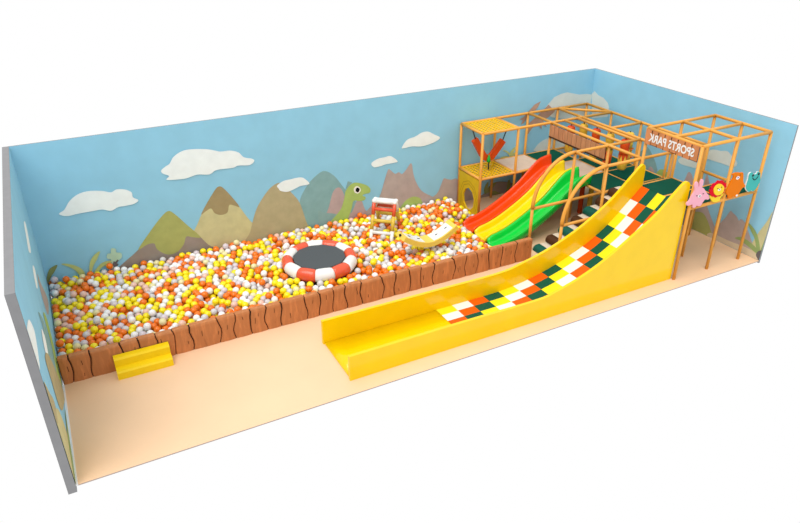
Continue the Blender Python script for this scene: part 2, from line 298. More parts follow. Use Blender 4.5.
CUT= {'rabbit': [(11.27, 1.76), (11.31, 1.79), (11.36, 1.88), (11.39, 1.93), (11.43, 1.99), (11.39, 2.12), (11.42, 2.15), (11.47, 2.11), (11.5, 2.05), (11.53, 2.05), (11.51, 2.14), (11.57, 2.15), (11.61, 2.1), (11.64, 2.0), (11.71, 1.95), (11.78, 1.87), (11.82, 1.81), (11.89, 1.76), (11.86, 1.72), (11.77, 1.73), (11.7, 1.68), (11.67, 1.62), (11.58, 1.65), (11.54, 1.62), (11.46, 1.64), (11.43, 1.71), (11.36, 1.72), (11.3, 1.72)], 'mane': [(11.85, 1.95), (11.87, 2.0), (11.97, 2.06), (12.09, 2.08), (12.22, 2.02), (12.3, 1.95), (12.29, 1.88), (12.29, 1.82), (12.23, 1.76), (12.11, 1.73), (11.99, 1.75), (11.9, 1.81), (11.85, 1.88)], 'lionface': [(12.23, 1.81), (12.19, 1.78), (12.12, 1.77), (12.05, 1.78), (11.99, 1.82), (11.95, 1.87), (11.93, 1.93), (11.95, 1.98), (11.99, 2.01), (12.05, 2.02), (12.12, 2.0), (12.18, 1.96), (12.23, 1.91), (12.24, 1.86)], 'lionbody': [(11.87, 1.8), (11.93, 1.78), (11.97, 1.79), (12.22, 1.78), (12.29, 1.83), (12.28, 1.75), (12.22, 1.68), (12.21, 1.63), (12.09, 1.62), (12.0, 1.65), (11.95, 1.71), (11.87, 1.77)], 'bear': [(12.36, 1.79), (12.4, 1.9), (12.44, 1.99), (12.47, 2.08), (12.43, 2.14), (12.49, 2.16), (12.6, 2.15), (12.67, 2.13), (12.72, 2.13), (12.76, 2.07), (12.8, 1.94), (12.85, 1.87), (12.91, 1.8), (12.83, 1.78), (12.78, 1.71), (12.74, 1.65), (12.68, 1.61), (12.6, 1.64), (12.55, 1.61), (12.46, 1.63), (12.45, 1.68), (12.37, 1.75)], 'frog': [(12.94, 1.84), (12.95, 1.95), (12.94, 2.03), (12.96, 2.07), (13.01, 2.08), (13.08, 2.03), (13.17, 2.02), (13.19, 2.06), (13.27, 2.03), (13.31, 1.94), (13.34, 1.85), (13.32, 1.76), (13.28, 1.69), (13.21, 1.64), (13.13, 1.67), (13.08, 1.65), (12.99, 1.71), (12.94, 1.78)], 'r_eye1': [(11.5, 1.87)], 'r_eye2': [(11.67, 1.88)], 'r_muz': [(11.58, 1.85)], 'l_muz': [(12.09, 1.89)], 'b_muz': [(12.6, 2.04)], 'f_e1': [(13.06, 2.01)], 'f_e2': [(13.23, 2.01)], 'f_m': [(13.18, 1.94)]}
# ------------------------------------------------------------------ room shell
def mural(mb, shapes, place, keys):
    for i, (key, sm, P) in enumerate(shapes):
        Q = catmull(P, 5) if sm else P
        place(mb, Q, 0.0015+0.0006*i, keys.index(key))
KEYS = list(MU)
mm = ['wall_core']+['mural_'+k for k in KEYS]

def clampy(Q, lo, hi): return [(min(max(a, lo), hi), min(max(b, 0.004), H-.004)) for a, b in Q]
mb = MB().box(-.11, W+.03, 0.001, .03, -.06, H)
mb.flat([(0, 0), (W, 0), (W, H), (0, H)], 0, 'y', 1+KEYS.index('sky'))
mural(mb, BACK, lambda m, Q, d, k: m.flat(clampy(Q, 0, W), -d, 'y', 1+k), KEYS)
struct(mb.build('wall_back', mm, recalc=False))
mb = MB().box(W+.001, W+.035, -D, 0.0, -.06, H)
mb.flat([(-D, 0), (0, 0), (0, H), (-D, H)], W, 'x', 1+KEYS.index('sky'))
mural(mb, RIGHT, lambda m, Q, d, k: m.flat(clampy(Q, -D, 0), W-d, 'x', 1+k), KEYS)
struct(mb.build('wall_right', mm, recalc=False))
mb = MB().box(-.11, -.001, -D-.02, 0.0, -.1, H)
mb.flat([(-D, 0), (0, 0), (0, H), (-D, H)], 0, 'x', 1+KEYS.index('sky'))
mural(mb, LEFT, lambda m, Q, d, k: m.flat(clampy(Q, -D, 0), d, 'x', 1+k), KEYS)
struct(mb.build('wall_left', mm, recalc=False))
mb = MB().box(0.03, W, -D, 0, -.02, -.001, 1)
mb.add([(0.03, -D, 0), (W, -D, 0), (W, 0, 0), (0.03, 0, 0)], [(0, 1, 2, 3)], 0)
struct(mb.build('floor', ['floor_sand', 'floor_edge'], recalc=False))
struct(MB().box(0.0, 0.03, -D, -3.37, -.02, .012).build('baseboard_left', ['white_paint']))

# ------------------------------------------------------------------ ball pit fence
FX = [0.02, 0.19, .48, .98, 1.24, 1.53, 1.81, 2.10, 2.585, 2.85, 3.14, 3.42, 3.71, 4.19, 4.46, 4.73, 4.99, 5.31, 5.77, 6.04, 6.37, 6.62, 6.91, 7.40, 7.68, 7.96, 8.26, 8.58, 8.95, 9.38]
FY0, FY1, FH = -3.37, -3.25, .485
def fence():
    mb = MB().box(.02, 9.37, FY0+.02, FY1-.01, 0, FH-.02, 1)
    zs = [0, .09, .18, .27, .36, .45, FH]
    rnd = random.Random(3)
    edge = []; ew = [rnd.uniform(.004, .009) for _ in FX]
    for x in FX:
        a, ph = rnd.uniform(.012, .03), rnd.uniform(0, 6)
        edge.append([x+(a*sin(ph+z*11)+rnd.uniform(-.006, .006) if .02 < x < 9.3 else 0) for z in zs])
    for i in range(len(FX)-1):
        top = FH+rnd.uniform(-.012, .012)
        L = [x+ew[i]*(.6+.8*z/FH) for x, z in zip(edge[i], zs)]; R = [x-ew[i+1]*(.6+.8*z/FH) for x, z in zip(edge[i+1], zs)]
        n = len(zs); vs = []; Z = zs[:-1]+[top]
        for j in range(n):
            z = Z[j]; m_ = (L[j]+R[j])/2; w = (R[j]-L[j])/2; iz = .012 if j == n-1 else 0
            vs += [(L[j], FY0+.022, z-iz), (L[j]+.014, FY0+.004+iz, z-iz*.4), (m_, FY0-.004+iz, z), (R[j]-.014, FY0+.004+iz, z-iz*.4), (R[j], FY0+.022, z-iz)]
        fs = [(j*5+k, j*5+k+1, (j+1)*5+k+1, (j+1)*5+k) for j in range(n-1) for k in range(4)]
        o = (n-1)*5
        vs += [(L[-1], FY1, top-.012), (L[-1]+.014, FY1-.01, top), (m_, FY1-.01, top), (R[-1]-.014, FY1-.01, top), (R[-1], FY1, top-.012)]
        fs += [(o+k, o+k+1, o+6+k, o+5+k) for k in range(4)]
        vs += [(L[0], FY1, 0), (R[0], FY1, 0)]
        k = len(vs)
        fs += [(o+5, o+9, k-1, k-2), (o+4, 4, k-1, o+9), (o, o+5, k-2, 0)]
        mb.add(vs, fs, 0)
        # a couple of short dark grain nicks standing proud of the plank face
        for q in range(rnd.choice((0, 1, 1, 2))):
            cx = rnd.uniform(L[2]+.05, R[2]-.05); cz = rnd.uniform(.1, .42); h = rnd.uniform(.03, .06); t = rnd.uniform(-.012, .012)
            mb.flat([(cx-.004, cz-h), (cx+.004, cz-h*.9), (cx+.006+t, cz+h), (cx-.002+t, cz+h*.9)], FY0-.0065, 'y', 1)
    o = mb.build('pit_fence', ['wood', 'gap'], recalc=False, base=(4.7, -3.31, 0))
    return tag(o, 'low brown wooden plank fence along the front of the ball pit', 'fence')
fence()
tag(MB().box(9.02, 9.08, -3.24, -1.12, 0, .06, 0, .008).build('pit_divider', ['black_foam'], base=(9.05, -2.2, 0)),
    'low black foam divider under the slide ends at the edge of the ball pit', 'divider')

# two-tread step leaning on the fence
t = thing('pit_step', 'small bright yellow two-tread foam step in front of the wooden fence', 'step', (1.25, -3.5, 0))
MB().prism([(-3.385, 0), (-3.50, 0), (-3.50, .28), (-3.475, .31), (-3.385, .32)], .82, 1.70, 'x').build('upper_tread', ['step_block'], t)
MB().prism([(-3.50, 0), (-3.655, 0), (-3.65, .12), (-3.625, .145), (-3.50, .155)], .82, 1.70, 'x').build('lower_tread', ['step_block'], t)

# ------------------------------------------------------------------ main play frame
TR = .033
T = thing('play_frame', 'long orange steel tube climbing frame with green decks above the coloured slides', 'climbing frame', (11.5, -2.0, 0))
def bar(name, a, b, parent, r=TR):
    return MB().tube([a, b], r, 12).build(name, ['tube'], parent)
GX = [9.54, 10.55, 11.54, 12.5, 13.48]; Y0, Y1, Y2, Y3, Y4 = -.10, -1.03, -2.05, -3.0, -3.97
ZT, ZD = 2.12, 1.0
for x in GX: bar('post', (x, Y0, 0), (x, Y0, ZT), T)
for x in (9.54, 10.55, 11.54, 13.48): bar('post', (x, Y1, 0), (x, Y1, ZT), T)
for x, z in ((11.54, ZD), (12.5, ZD), (13.48, ZT)): bar('post', (x, Y2, 0), (x, Y2, z), T)
bar('post', (12.5, Y1, 0), (12.5, Y1, ZD), T)
for x, z in ((10.59, ZT), (11.55, ZT), (12.5, ZT), (13.48, ZT)): bar('post', (x, Y3, 0), (x, Y3, z), T)
for x in (10.59, 11.55, 12.45, 13.48): bar('post', (x, Y4, 0), (x, Y4, ZT), T)
for y in (Y3, Y4): bar('post', (9.57, y, 0), (9.57, y, ZD), T)
for a, b in ((0, 4),): bar('beam', (GX[a], Y0, ZT), (GX[b], Y0, ZT), T); bar('beam', (GX[a], Y1, ZT), (GX[b], Y1, ZT), T)
bar('beam', (12.5, Y2, ZT), (13.48, Y2, ZT), T)
bar('beam', (10.59, Y3, ZT), (12.5, Y3, ZT), T); bar('beam', (10.59, Y4, ZT), (13.48, Y4, ZT), T)
for x in (9.54, 10.55): bar('beam', (x, Y0, ZT), (x, Y1, ZT), T)
bar('beam', (10.59, Y3, ZT), (10.59, Y4, ZT), T)
bar('beam', (11.545, Y0, ZT), (11.545, Y4, ZT), T)
bar('beam', (12.5, Y0, ZT), (12.5, Y4, ZT), T)
bar('beam', (13.48, Y0, ZT), (13.48, Y4, ZT), T)
for x in (11.94, 12.34): bar('beam', (x, Y1, ZT), (x, Y3, ZT), T)
bar('beam', (12.5, Y0, ZT), (13.48, Y1+.04, ZT), T)
# arched corner tubes over the stairs
for y in (Y3, Y4):
    P = [(9.57, y, ZD-.02)]+[(10.59-1.02*cos(a), y, ZD+(ZT-ZD)*sin(a)**.98) for a in [pi/2*k/14 for k in range(0, 15)]]
    MB().tube(P[1:], .041, 12).build('arch', ['tube'], T)
bar('rail', (9.57, Y3, ZD), (11.54, Y3, ZD), T); bar('rail', (9.57, Y4, ZD), (11.54, Y4, ZD), T)
# decks: (x0,x1,y0,y1,material)
for x0, x1, y0, y1, m_ in ((10.55, 11.54, Y1, Y0, 'deck_beige'), (11.54, 12.5, Y1, Y0, 'deck_green'), (11.54, 12.5, Y2, Y1, 'deck_beige'),
                           (12.5, 13.48, Y2, Y1, 'deck_green'), (11.54, 12.5, Y3, Y2, 'deck_green'), (12.5, 13.48, Y3, Y2, 'deck_green'), (12.15, 13.48, Y4, Y3, 'deck_green')):
    MB().box(x0+.03, x1-.03, y0+.03, y1-.03, ZD-.03, ZD+.03, 0, .012).build('deck_panel', [m_], T)
for y in (Y0, Y1): bar('deck_beam', (9.54, y, ZD), (13.48, y, ZD), T)
bar('deck_beam', (11.54, Y2, ZD), (13.48, Y2, ZD), T); bar('deck_beam', (11.54, Y3, ZD), (13.48, Y3, ZD), T)
for x, y in ((9.54, Y1), (10.55, Y1), (11.54, Y3), (12.5, Y3), (13.48, Y4)): bar('deck_beam', (x, Y0, ZD), (x, y, ZD), T)
def lattice(z, x0, x1, y0, y1):
    mb = MB(); n = 9; w = .018
    for i in range(n+1):
        x = x0+(x1-x0)*i/n; mb.box(x-w, x+w, y0, y1, z-.008, z+.008)
        y = y0+(y1-y0)*i/n; mb.box(x0, x1, y-w, y+w, z-.0075, z+.0075)
    return mb
for z in (ZT, ZD+.01):
    lattice(z, 9.58, 10.51, Y1+.04, Y0-.04).build('net_panel', ['net_yellow'], T)
# crawl-through panel with a many-sided hole
def octo(cy, cz, r, ry=1.0, n=9, ph=.15): return [(cy+r*ry*cos(2*pi*k/n+ph), cz+r*sin(2*pi*k/n+ph)) for k in range(n)]
mb = MB()
hole = octo(-.585, .34, .29, .86); outer = []
for (a, b) in hole:
    dy, dz = a+.585, b-.34
    t_ = min((.45/abs(dy)) if abs(dy) > 1e-6 else 9, ((.62 if dz > 0 else .33)/abs(dz)) if abs(dz) > 1e-6 else 9)
    outer.append((-.585+dy*t_, .34+dz*t_))
corners = [(-.135, .01), (-.135, .96), (-1.035, .96), (-1.035, .01)]
# build with bmesh bridge: ngon ring via triangle fill
bm = bmesh.new()
def loop(P):
    vs = [bm.verts.new((9.52, p[0], p[1])) for p in P]
    return [bm.edges.new((vs[i], vs[(i+1) % len(vs)])) for i in range(len(vs))]
e = loop(corners)+loop(hole)
bmesh.ops.triangle_fill(bm, use_beauty=True, use_dissolve=False, edges=e)
r_ = bmesh.ops.extrude_face_region(bm, geom=bm.faces[:])
for g in r_['geom']:
    if isinstance(g, bmesh.types.BMVert): g.co.x += .04
bm.verts.index_update()
mb.add([v.co[:] for v in bm.verts], [[v.index for v in f.verts] for f in bm.faces], 0); bm.free()
for rr in (.38, .46):
    for P in (octo(-.585, .36, rr, .86), ):
        for i in range(len(P)):
            a, b = P[i], P[(i+1) % len(P)]
            if -1.02 < min(a[0], b[0]) and max(a[0], b[0]) < -.15 and min(a[1], b[1]) > .05:
                d = Vector((b[0]-a[0], b[1]-a[1])); nn = Vector((-d.y, d.x)).normalized()*.006
                mb.flat([(a[0]-nn.x, a[1]-nn.y), (b[0]-nn.x, b[1]-nn.y), (b[0]+nn.x, b[1]+nn.y), (a[0]+nn.x, a[1]+nn.y)], 9.517, 'x', 1)
mb.build('crawl_panel', ['panel_yellow', 'panel_line'], T)

# plank board hung under the top beam
t = thing('plank_board', 'long brown plank board with dark bottom edge hung along the upper beam above the slides', 'board', (11.5, -2.0, 1.77))
mb = MB().box(11.495, 11.515, -2.97, -1.06, 1.80, 2.085, 1)
xs = [-1.06-1.91*i/12 for i in range(13)]
for i in range(12): mb.box(11.485, 11.52, xs[i+1]+.006, xs[i]-.006, 1.80, 2.085, 0, .004)
mb.build('boards', ['plank_wood', 'gap'], t).name = 'board'
MB().box(11.475, 11.525, -2.98, -1.05, 1.765, 1.80, 0).build('bottom_trim', ['dark_trim'], t)

# ------------------------------------------------------------------ punch bags
def bag(x, y, top, ln, up, low, label, spikes=False, r=.1):
    t = thing('punch_bag', label, 'punch bag', (x, y, top-ln), 'punch bags hanging in the climbing frame')
    mid = top-ln*.5
    n = 16; z0 = top-ln
    MB().lathe([(.02, z0), (r*.75, z0+.01), (r, z0+.05), (r, mid)], (x, y, 0), n).build('lower_sleeve', [low], t)
    us = MB().lathe([(r, mid), (r, top-.24), (r*.9, top-.225), (r, top-.20), (r, top-.05), (r*.75, top-.01), (.02, top)], (x, y, 0), n).build('upper_sleeve', [up], t)
    # flame points that run down over the lower sleeve
    mb = MB()
    for k in range(8):
        a = 2*pi*k/8; w = pi/8; q = r+.003; ln2 = .2 if k % 2 else .13
        mb.add([(x+q*cos(a-w), y+q*sin(a-w), mid+.01), (x+q*1.03*cos(a), y+q*1.03*sin(a), mid+.01), (x+q*cos(a+w), y+q*sin(a+w), mid+.01), (x+q*1.02*cos(a), y+q*1.02*sin(a), mid-ln2)], [(0, 3, 1), (1, 3, 2)], 0)
    mb.build('flame_print', [up], us, recalc=False)
    MB().tube([(x, y, top-.01), (x, y, ZT-.03)], .014, 6).build('hanging_strap', ['rope_black'], us)
    if spikes:
        for i in range(3):
            for k in range(6):
                a = 2*pi*k/6+i*.5; z = z0+ln*(.25+.25*i); ax = Vector((cos(a), sin(a), 0))
                p = Vector((x, y, z))+ax*(r-.01)
                MB().tube([p, p+ax*.035, p+ax*.05], [.024, .022, .01], 8).build('spike', ['spike_orange'], t)
bag(11.96, -1.27, 2.05, .68, 'bag_red', 'bag_yellow', 'red and yellow punch bag nearest the back wall, mostly behind the plank board')
bag(12.37, -1.27, 2.04, .74, 'bag_yellow', 'bag_red', 'yellow-topped punch bag between the two red-topped ones nearest the back wall')
bag(12.37, -1.72, 2.04, .76, 'bag_red', 'bag_yellow', 'red-topped punch bag in the middle of the hanging row')
bag(12.37, -2.19, 2.05, .80, 'bag_yellow', 'bag_red', 'yellow-topped punch bag with red bottom beside the near end of the plank board')
bag(12.37, -2.68, 2.05, .74, 'bag_red', 'bag_yellow', 'red-topped punch bag with red flames, last in the row, before the spiky bag', r=.108)
bag(12.82, -2.36, 2.06, .80, 'bag_yellow', 'bag_yellow', 'all yellow punch bag with orange spikes behind the flame bag', True)
for x, y, m_, c in ((11.95, -1.95, 'bag_red', 'orange'), (12.0, -2.2, 'bag_yellow', 'yellow')):
    o = MB().lathe([(.05, 0), (.06, .02), (.06, .93), (.05, .95)], (x, y, 0.0), 14).build('foam_roller', [m_], base=(x, y, 0))
    tag(o, c+' upright foam roller under the deck behind the stairs', 'roller', 'upright rollers under the deck')

# ------------------------------------------------------------------ sling swing on the net deck
t = thing('sling_swing', 'red V-shaped sling swing hung on black ropes under the yellow net roof', 'swing', (10.05, -.55, 1.03))
MB().tube([(9.56, -.55, 2.10), (9.67, -.55, 1.82)], .014, 6).build('rope', ['rope_black'], t)
MB().tube([(10.62, -.55, 2.10), (10.46, -.55, 1.68)], .014, 6).build('rope', ['rope_black'], t)
def strap(P, w, th, mi=0):
    mb = MB(); N = len(P); vs = []
    for i, p in enumerate(P):
        a = P[max(0, i-1)]; b = P[min(N-1, i+1)]; dx, dz = b[0]-a[0], b[1]-a[1]; L = hypot(dx, dz); nx, nz = -dz/L, dx/L
        for s_, u in ((-1, -1), (1, -1), (1, 1), (-1, 1)):
            vs.append((p[0]+nx*w*s_, -.55+th*u, p[1]+nz*w*s_))
    fs = [(i*4+k, i*4+(k+1) % 4, (i+1)*4+(k+1) % 4, (i+1)*4+k) for i in range(N-1) for k in range(4)]
    fs += [(3, 2, 1, 0), ((N-1)*4, (N-1)*4+1, (N-1)*4+2, (N-1)*4+3)]
    return mb.add(vs, fs)
strap([(9.64, 1.84), (9.76, 1.64), (9.88, 1.44), (9.95, 1.35), (10.02, 1.32)], .076, .05).build('sleeve', ['sling_red'], t)
strap([(10.03, 1.32), (10.1, 1.31), (10.17, 1.35), (10.27, 1.46), (10.47, 1.70)], .076, .05).build('sleeve', ['sling_red'], t)
MB().lathe([(.05, 1.24), (.045, 1.3), (.012, 1.42)], (10.03, -.63, 0), 10).build('clip', ['clip_green'], t)
MB().tube([(10.04, -.63, 1.04), (10.03, -.63, 1.26)], .016, 6).build('anchor_rope', ['rope_black'], t)

# ------------------------------------------------------------------ three coloured slides
BED = catmull([(8.84, .115), (9.1, .125), (9.4, .18), (9.75, .295), (10.3, .535), (10.87, .86), (11.15, 1.01), (11.32, 1.07), (11.57, 1.09)], 4, closed=False)
def slide(name_color, m_, ct, cb, label):
    t = thing('slide', label, 'slide', (10.2, (ct+cb)/2, 0), 'coloured slides into the ball pit')
    N = len(BED); vs = []; K = 0
    for i, (x, z) in enumerate(BED):
        u = (x-8.84)/(11.57-8.84); cy = cb+(ct-cb)*u; hw = .236+.006*u
        a = BED[max(0, i-1)]; b = BED[min(N-1, i+1)]; dx, dz = b[0]-a[0], b[1]-a[1]; L = hypot(dx, dz); nx, nz = -dz/L, dx/L
        rim = .15+.10*min(1, max(0, (u-.66)/.22))
        if u < .05: rim *= .55+9*u
        fl = .012*max(0, (u-.85)/.15)**2
        half = [(0, 0.012), (.09, .01), (.145, .0), (hw-.075, .035), (hw-.055, rim*.75), (hw-.035, rim*.97), (hw-.012+fl*.5, rim), (hw+fl, rim*.9), (hw+.004+fl, rim*.6), (hw-.01, -.02), (hw-.04, -.045)]
        prof = [(-a_, b_) for a_, b_ in half[::-1]]+half[1:]
        K = len(prof)
        for s_, h in prof: vs.append((x+nx*h, cy+s_, z+nz*h))
    fs = [(i*K+k, i*K+(k+1) % K, (i+1)*K+(k+1) % K, (i+1)*K+k) for i in range(N-1) for k in range(K)]
    fs += [list(range(K))[::-1], [(N-1)*K+k for k in range(K)]]
    MB().add(vs, fs, 0, True).build('chute', [m_], t)
    MB().box(8.93, 8.985, cb-.2, cb+.2, 0, .075, 0, .008).build('foot', ['black_foam'], t)
slide('red', 'slide_red', -1.32, -1.64, 'glossy red plastic slide next to the yellow net tower, running into the ball pit')
slide('yellow', 'slide_yellow', -1.83, -2.15, 'glossy yellow plastic slide between the red slide and the green slide')
slide('green', 'slide_green', -2.35, -2.66, 'glossy green plastic slide between the yellow slide and the foam stairs')

# ------------------------------------------------------------------ foam stairs
t = thing('foam_stairs', 'soft stairs of brown and green rolls with beige treads behind the wide yellow slide', 'stairs', (10.8, -3.5, 0))
cols = ['step_green', 'step_brown', 'step_green', 'step_brown', 'step_green', 'step_brown', 'step_brown']
core = [(9.82, 0)]
for k in range(7):
    x, z = 9.65+.335*k, .12+.162*k
    MB().prism([(x+.10-.10*cos(a), z-.1+.1*sin(a)) for a in [radians(d) for d in range(-30, 91, 15)]]+[(x+.18, z), (x+.18, z-.15)], -3.92, -3.05, 'y').build('step_roll', [cols[k]], t)
    MB().box(x+.181, x+.37, -3.92, -3.05, z-.15, z-.004, 0).build('tread', ['step_beige'], t)
    core += [(x+.12, z-.155), (x+.36, z-.155)]
core += [(12.08, 0)]
MB().prism(core, -3.91, -3.07, 'y').build('stair_core', ['step_brown'], t)

# ------------------------------------------------------------------ wide checkered slide
t = thing('wide_slide', 'wide yellow slide with a checkered white, orange, green and yellow run', 'slide', (7.8, -4.8, 0))
BEDW = catmull([(4.17, .035), (6.44, .04), (7.6, .04), (8.1, .065), (8.64, .14), (9.28, .31), (9.96, .57), (10.27, .74), (10.57, .94), (11.11, 1.41), (11.36, 1.64)], 6, closed=False)
poly = BEDW+[(x, max(z-.06, .0)) for x, z in BEDW[::-1]]
N = len(BEDW); mb = MB()
vs = [(x, y, z) for (x, z) in BEDW for y in (-4.262, -5.358)]+[(x, y, max(z-.05, .004)) for (x, z) in BEDW for y in (-4.262, -5.358)]
fs = [(2*i, 2*i+2, 2*i+3, 2*i+1) for i in range(N-1)]
mb.add(vs, fs, 0, True)
fs2 = [(2*N+2*i, 2*N+2*i+1, 2*N+2*i+3, 2*N+2*i+2) for i in range(N-1)]+[(2*i, 2*N+2*i, 2*N+2*i+2, 2*i+2) for i in range(N-1)]+[(2*i+1, 2*i+3, 2*N+2*i+3, 2*N+2*i+1) for i in range(N-1)]+[(0, 1, 2*N+1, 2*N), (2*N-2, 4*N-2, 4*N-1, 2*N-1)]
o0 = len(mb.v)-len(vs)
for f in fs2: mb.f.append([i+o0 for i in f]); mb.m.append(0); mb.sm.append(False)
mb.build('slide_bed', ['chute_yellow'], t)
BT = catmull([(4.15, .475), (6.3, .465), (7.85, .46), (8.44, .55), (9.1, .72), (9.82, 1.02), (10.51, 1.44), (11.0, 1.87), (11.24, 2.09), (11.33, 2.12), (11.38, 2.05)], 5, closed=False)
FT = catmull([(4.15, .475), (6.3, .475), (7.9, .46), (8.3, .52), (8.85, .67), (9.43, .91), (10.03, 1.26), (10.59, 1.61), (11.0, 1.98), (11.18, 2.13), (11.29, 2.15), (11.36, 2.07)], 5, closed=False)
MB().prism([(4.15, 0)]+BT+[(11.38, 0)], -4.26, -4.20, 'y').build('side_wall', ['chute_yellow'], t)
MB().prism([(4.15, 0)]+FT+[(11.36, 0)], -5.42, -5.36, 'y').build('side_wall', ['chute_yellow'], t)
# checker run: tiles laid along the arc of the bed
S = [0]
for i in range(1, N): S.append(S[-1]+hypot(BEDW[i][0]-BEDW[i-1][0], BEDW[i][1]-BEDW[i-1][1]))
def at(s):
    s = min(max(s, 0), S[-1])
    for i in range(1, N):
        if S[i] >= s:
            q = (s-S[i-1])/(S[i]-S[i-1]); a, b = BEDW[i-1], BEDW[i]
            dx, dz = b[0]-a[0], b[1]-a[1]; L = hypot(dx, dz)
            return a[0]+dx*q-dz/L*.006, a[1]+dz*q+dx/L*.006
s0 = 2.27; ln = (S[-1]-s0)/15
seq = ['Y', 'W', 'O', 'G']; CI = {'Y': 0, 'W': 1, 'O': 2, 'G': 3}
ys = [-4.262, -4.475, -4.695, -4.91, -5.13, -5.358]
mb = MB(); SUB = 3
for i in range(15):
    for j in range(5):
        jj = [0, 1, 2, 1, 0][j]
        for k in range(SUB):
            a = at(s0+ln*(i+k/SUB)); b = at(s0+ln*(i+(k+1)/SUB))
            mb.add([(a[0], ys[j], a[1]), (b[0], ys[j], b[1]), (b[0], ys[j+1], b[1]), (a[0], ys[j+1], a[1])], [(0, 1, 2, 3)], CI[seq[(i+jj) % 4]], True)
mb.build('checker_run', ['tile_yellow', 'tile_white', 'tile_orange', 'tile_green'], t, recalc=False)

# ------------------------------------------------------------------ tall cage with sign and cutouts
CX = [11.41, 12.38, 13.35]; CY = [-4.12, -4.80, -5.46]; ZC, ZP = 2.84, 1.58
G = thing('cage_frame', 'tall orange tube cage with a green platform behind the animal cutouts', 'climbing frame', (12.4, -4.8, 0))
for i, x in enumerate(CX):
    for j, y in enumerate(CY):
        if (i, j) == (0, 1): continue
        bar('post', (x, y, 0), (x, y, ZP if (i, j) == (1, 1) else ZC), G)
for y in CY: bar('beam', (CX[0], y, ZC), (CX[2], y, ZC), G)
for x in CX: bar('beam', (x, CY[0], ZC), (x, CY[2], ZC), G)
for y, x1 in ((CY[0], CX[1]), (CY[1], CX[2]), (CY[2], CX[2])): bar('deck_beam', (CX[0], y, ZP), (x1, y, ZP), G)
bar('deck_beam', (CX[1], CY[0], ZP), (CX[1], CY[2], ZP), G)
bar('rail', (CX[2], CY[0], ZP), (CX[2], CY[2], ZP), G)
for x0, x1, y0, y1 in ((CX[0], CX[1], CY[1], CY[0]), (CX[0], CX[1], CY[2], CY[1]), (CX[1], CX[2], CY[2], CY[1])):
    MB().box(x0+.03, x1-.03, y0+.03, y1-.03, ZP-.03, ZP+.03, 0, .012).build('deck_panel', ['deck_green'], G)

t = thing('park_sign', 'brown wooden sign with white mirrored lettering on the tall cage', 'sign', (11.35, -4.78, 2.47))
mb = MB().box(11.375, 11.385, -5.43, -4.12, 2.53, 2.835, 1)
n = 8
for i in range(n):
    a = -4.12-1.31*i/n; b = -4.12-1.31*(i+1)/n
    mb.box(11.36, 11.39, b+.003, a-.003, 2.53+.008*((i*5) % 3), 2.835, 0)
    if i: mb.flat([(a-.006, 2.755), (a+.012, 2.79), (a+.010, 2.835), (a-.012, 2.835)], 11.357, 'x', 1); mb.flat([(a-.008, 2.53), (a+.008, 2.53), (a+.004, 2.61)], 11.357, 'x', 1)
sb = mb.build('board', ['sign_wood', 'gap'], t)
cu = bpy.data.curves.new('txt', 'FONT'); cu.body = 'SPORTS PARK'; cu.size = 1; cu.offset = .03; cu.extrude = .0; cu.resolution_u = 3
to = bpy.data.objects.new('txt', cu); COL.objects.link(to)
dg = bpy.context.evaluated_depsgraph_get(); tm = to.evaluated_get(dg).to_mesh()
TV = [v.co[:] for v in tm.vertices]; TF = [list(p.vertices) for p in tm.polygons]
to.evaluated_get(dg).to_mesh_clear(); bpy.data.objects.remove(to); bpy.data.curves.remove(cu)
xa, xb = min(v[0] for v in TV), max(v[0] for v in TV); ya, yb = min(v[1] for v in TV), max(v[1] for v in TV)
mb = MB().add([(11.352, -5.35+(v[0]-xa)/(xb-xa)*1.13, 2.605+(v[1]-ya)/(yb-ya)*.17) for v in TV], TF)
o = mb.build('lettering', ['white_paint'], sb, recalc=False); o['label'] = 'white mirrored letters SPORTS PARK'

# animal cutouts on the front edge of the platform
def board(t, name, pts, m_, y=-5.497, th=.03, sm=4):
    return MB().prism(catmull(pts, sm) if sm else pts, y-th, y, 'y').build(name, [m_], t)
def dot(t, name, c, rx, rz, m_, y=-5.5285, rot=0):
    P = [(c[0]+rx*cos(a)*cos(rot)-rz*sin(a)*sin(rot), c[1]+rx*cos(a)*sin(rot)+rz*sin(a)*cos(rot)) for a in [2*pi*k/14 for k in range(14)]]
    return MB().prism(P, y-.004, y+.003, 'y').build(name, [m_], t)
GR = 'animal cutouts along the cage platform'
CUT = {k: [(x-.035, z) for x, z in v] for k, v in CUT.items()}
CUT['rabbit'] = [(x-.035, z) for x, z in [(11.27, 1.76), (11.32, 1.80), (11.36, 1.88), (11.40, 1.95), (11.41, 2.00), (11.385, 2.08), (11.39, 2.15), (11.43, 2.17), (11.47, 2.12), (11.485, 2.055), (11.515, 2.055), (11.515, 2.13), (11.545, 2.19), (11.59, 2.18), (11.61, 2.11), (11.60, 2.03), (11.66, 1.99), (11.72, 1.93), (11.78, 1.87), (11.85, 1.81), (11.89, 1.76), (11.86, 1.72), (11.77, 1.74), (11.72, 1.69), (11.68, 1.63), (11.60, 1.63), (11.57, 1.66), (11.53, 1.62), (11.46, 1.63), (11.44, 1.70), (11.35, 1.70), (11.28, 1.71)]]
mx, mz = [sum(c)/len(c) for c in zip(*CUT['mane'])]
CUT['mane'] = [(mx+(a-mx)*s_, mz+(b-mz)*s_) for k, (a, b) in enumerate(catmull(CUT['mane'], 2)) for s_ in ((1.05 if k % 2 else .94),)]
t = thing('rabbit_cutout', 'pink rabbit-shaped board with two ears beside the wide slide', 'cutout', (11.58, -5.53, 1.6), GR)
t = board(t, 'body', CUT['rabbit'], 'rabbit_pink')
for k in ('r_eye1', 'r_eye2'): dot(t, 'eye', CUT[k][0], .022, .008, 'ink')
